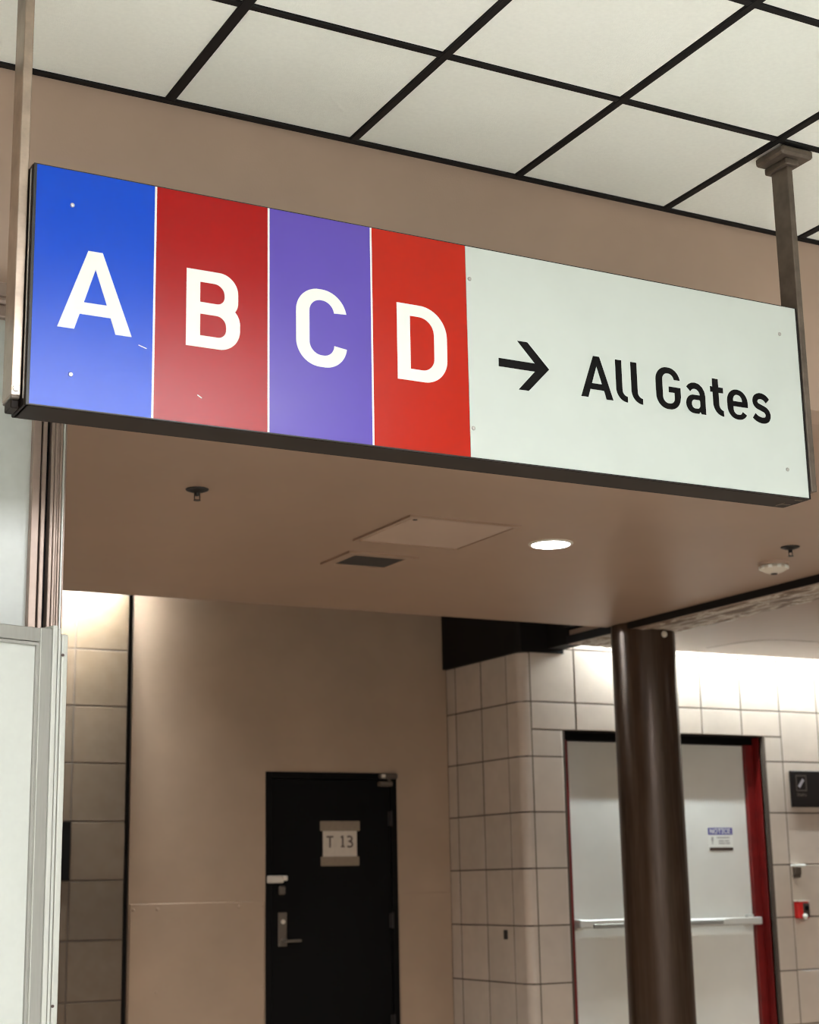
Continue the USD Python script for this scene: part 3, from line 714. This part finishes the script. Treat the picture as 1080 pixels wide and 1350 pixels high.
# ------------------------------------------------------------------ the two posts that carry the sign
pl = Thing('support_post', (0.936, 3.74, 1.15), 'worn brown steel post from ceiling to left end of the hanging sign', 'post')
pl.part('bar', B(0.922, 0.9460, 3.695, 3.778, 1.155, CEIL + 0.01, 0.002), M['pole'])
pl.part('end_cap', B(0.923, 0.9445, 3.697, 3.776, 1.148, 1.156, 0.002), M['polebrown'])
pl.part('fixing_block', B(0.926, 0.9475, 3.71, 3.77, 1.127, 1.150, 0.003), M['bronze'])
pl.part('bolt', lathe([(0, -0.006), (0.008, -0.005), (0.009, 0.0), (0, 0.0)], (0.934, 3.695, 1.172), 'y', 14), M['screw'], smooth=40)
pr = Thing('support_post', (3.392, 3.70, 1.12), 'dark brown steel post with square ceiling plate at the right end of the hanging sign', 'post')
pr.part('bar', B(3.3805, 3.403, 3.655, 3.732, 1.15, CEIL - 0.055, 0.002), M['polebrown'])
pr.part('ceiling_plate', B(3.331, 3.462, 3.615, 3.752, CEIL - 0.040, CEIL - 0.0095, 0.008), M['polebrown'])
pr.part('socket', B(3.366, 3.418, 3.640, 3.748, CEIL - 0.062, CEIL - 0.039, 0.004), M['polebrown'])

# ------------------------------------------------------------------ glazed partition under the fascia at left, with its door standing ajar
pt = Thing('partition', (0.9, 4.22, FLOOR), 'bronze aluminium partition post and pale upper board at the left under the fascia', 'partition')
pt.part('upper_board', B(0.60, 1.118, 4.225, 4.24, 0.60, 1.54), M['transom'], label='pale upper board')
pt.part('board_stile', B(1.115, 1.1365, 4.20, 4.27, FLOOR, 1.60, 0.002), M['aludark'])
pt.part('gap_strip', B(1.1365, 1.1665, 4.235, 4.27, FLOOR, 1.60), M['black'])
pt.part('inner_strip', B(1.142, 1.1545, 4.205, 4.262, FLOOR, 1.60, 0.002), M['aludark'])
for x0, x1, dy, key in ((1.1665, 1.176, 0.004, 'aludark'), (1.1765, 1.184, 0.0, 'aludark'), (1.1845, 1.190, 0.003, 'aludark'), (1.1905, 1.197, 0.001, 'aludark'), (1.1975, 1.2025, -0.004, 'alubright'), (1.203, 1.2085, 0.002, 'aludark')):
    pt.part('jamb_rib', B(x0, x1, 4.20 + dy, 4.29, FLOOR, ZS - 0.001, 0.0015), M[key])
pt.part('header', join(B(0.60, 1.1365, 4.195, 4.29, 1.585, 1.63, 0.004), B(0.60, 1.1365, 4.185, 4.29, 1.566, 1.583, 0.006), B(0.60, 1.1365, 4.20, 4.29, 1.53, 1.566, 0.004)), M['aludark'])
ANG, P0 = math.radians(17), (1.17, 4.05)
dr = Thing('panel_door', (0.9, 3.95, FLOOR), 'white panel in an aluminium frame filling the lower left corner, turned slightly to the hall', 'framed panel')


def R(s0, s1, t0, t1, z0, z1, c=0.0015):
    return rot_box(P0, ANG, s0, s1, t0, t1, z0, z1, c)


dr.part('board', R(-0.95, -0.0755, 0.012, 0.022, FLOOR + 0.1, 0.6075, 0), M['board'], label='white board')
dr.part('bead', join(R(-0.0765, -0.0675, 0.004, 0.024, FLOOR + 0.1, 0.609), R(-0.95, -0.0675, 0.004, 0.024, 0.607, 0.616)), M['alu'])
dr.part('bead_edge', R(-0.0678, -0.0655, -0.001, 0.02, FLOOR + 0.1, 0.652, 0.0005), M['alubright'])
dr.part('top_rail', R(-0.95, -0.0675, 0.0, 0.045, 0.617, 0.652), M['alu'])
dr.part('stile', R(-0.0655, -0.033, 0.0, 0.045, FLOOR + 0.01, 0.6535), M['alu'])
dr.part('edge_channel', join(R(-0.0325, -0.0195, -0.004, 0.045, FLOOR + 0.01, 0.662), R(-0.0145, -0.0065, 0.0, 0.045, FLOOR + 0.01, 0.657)), M['alubright'])
dr.part('gasket', join(R(-0.0195, -0.0145, 0.012, 0.045, FLOOR + 0.01, 0.655, 0), R(-0.0065, -0.001, 0.014, 0.045, FLOOR + 0.01, 0.655, 0)), M['aludark'])
dr.part('hinge_leaf', R(-0.001, 0.0165, 0.002, 0.05, FLOOR + 0.01, 0.643, 0.003), M['alubright'])
dr.part('bottom_rail', R(-0.95, -0.0675, 0.0, 0.045, FLOOR + 0.01, FLOOR + 0.1), M['alu'])
dr.part('far_stile', R(-1.0, -0.95, 0.0, 0.045, FLOOR + 0.01, 0.6535), M['alu'])
for z in (0.588, -0.276):
    v, f = lathe([(0, 0.0), (0.004, 0.0), (0.0035, -0.003), (0, -0.004)], (0, 0, 0), 'y', 12)
    ca, sa = math.cos(ANG), math.sin(ANG)
    s, t = -0.001, 0.0
    w = np.c_[P0[0] + ca * (v[:, 0] + s) - sa * (v[:, 1] + t), P0[1] + sa * (v[:, 0] + s) + ca * (v[:, 1] + t), v[:, 2] + z]
    dr.part('screw', (w, f), M['firedark'])
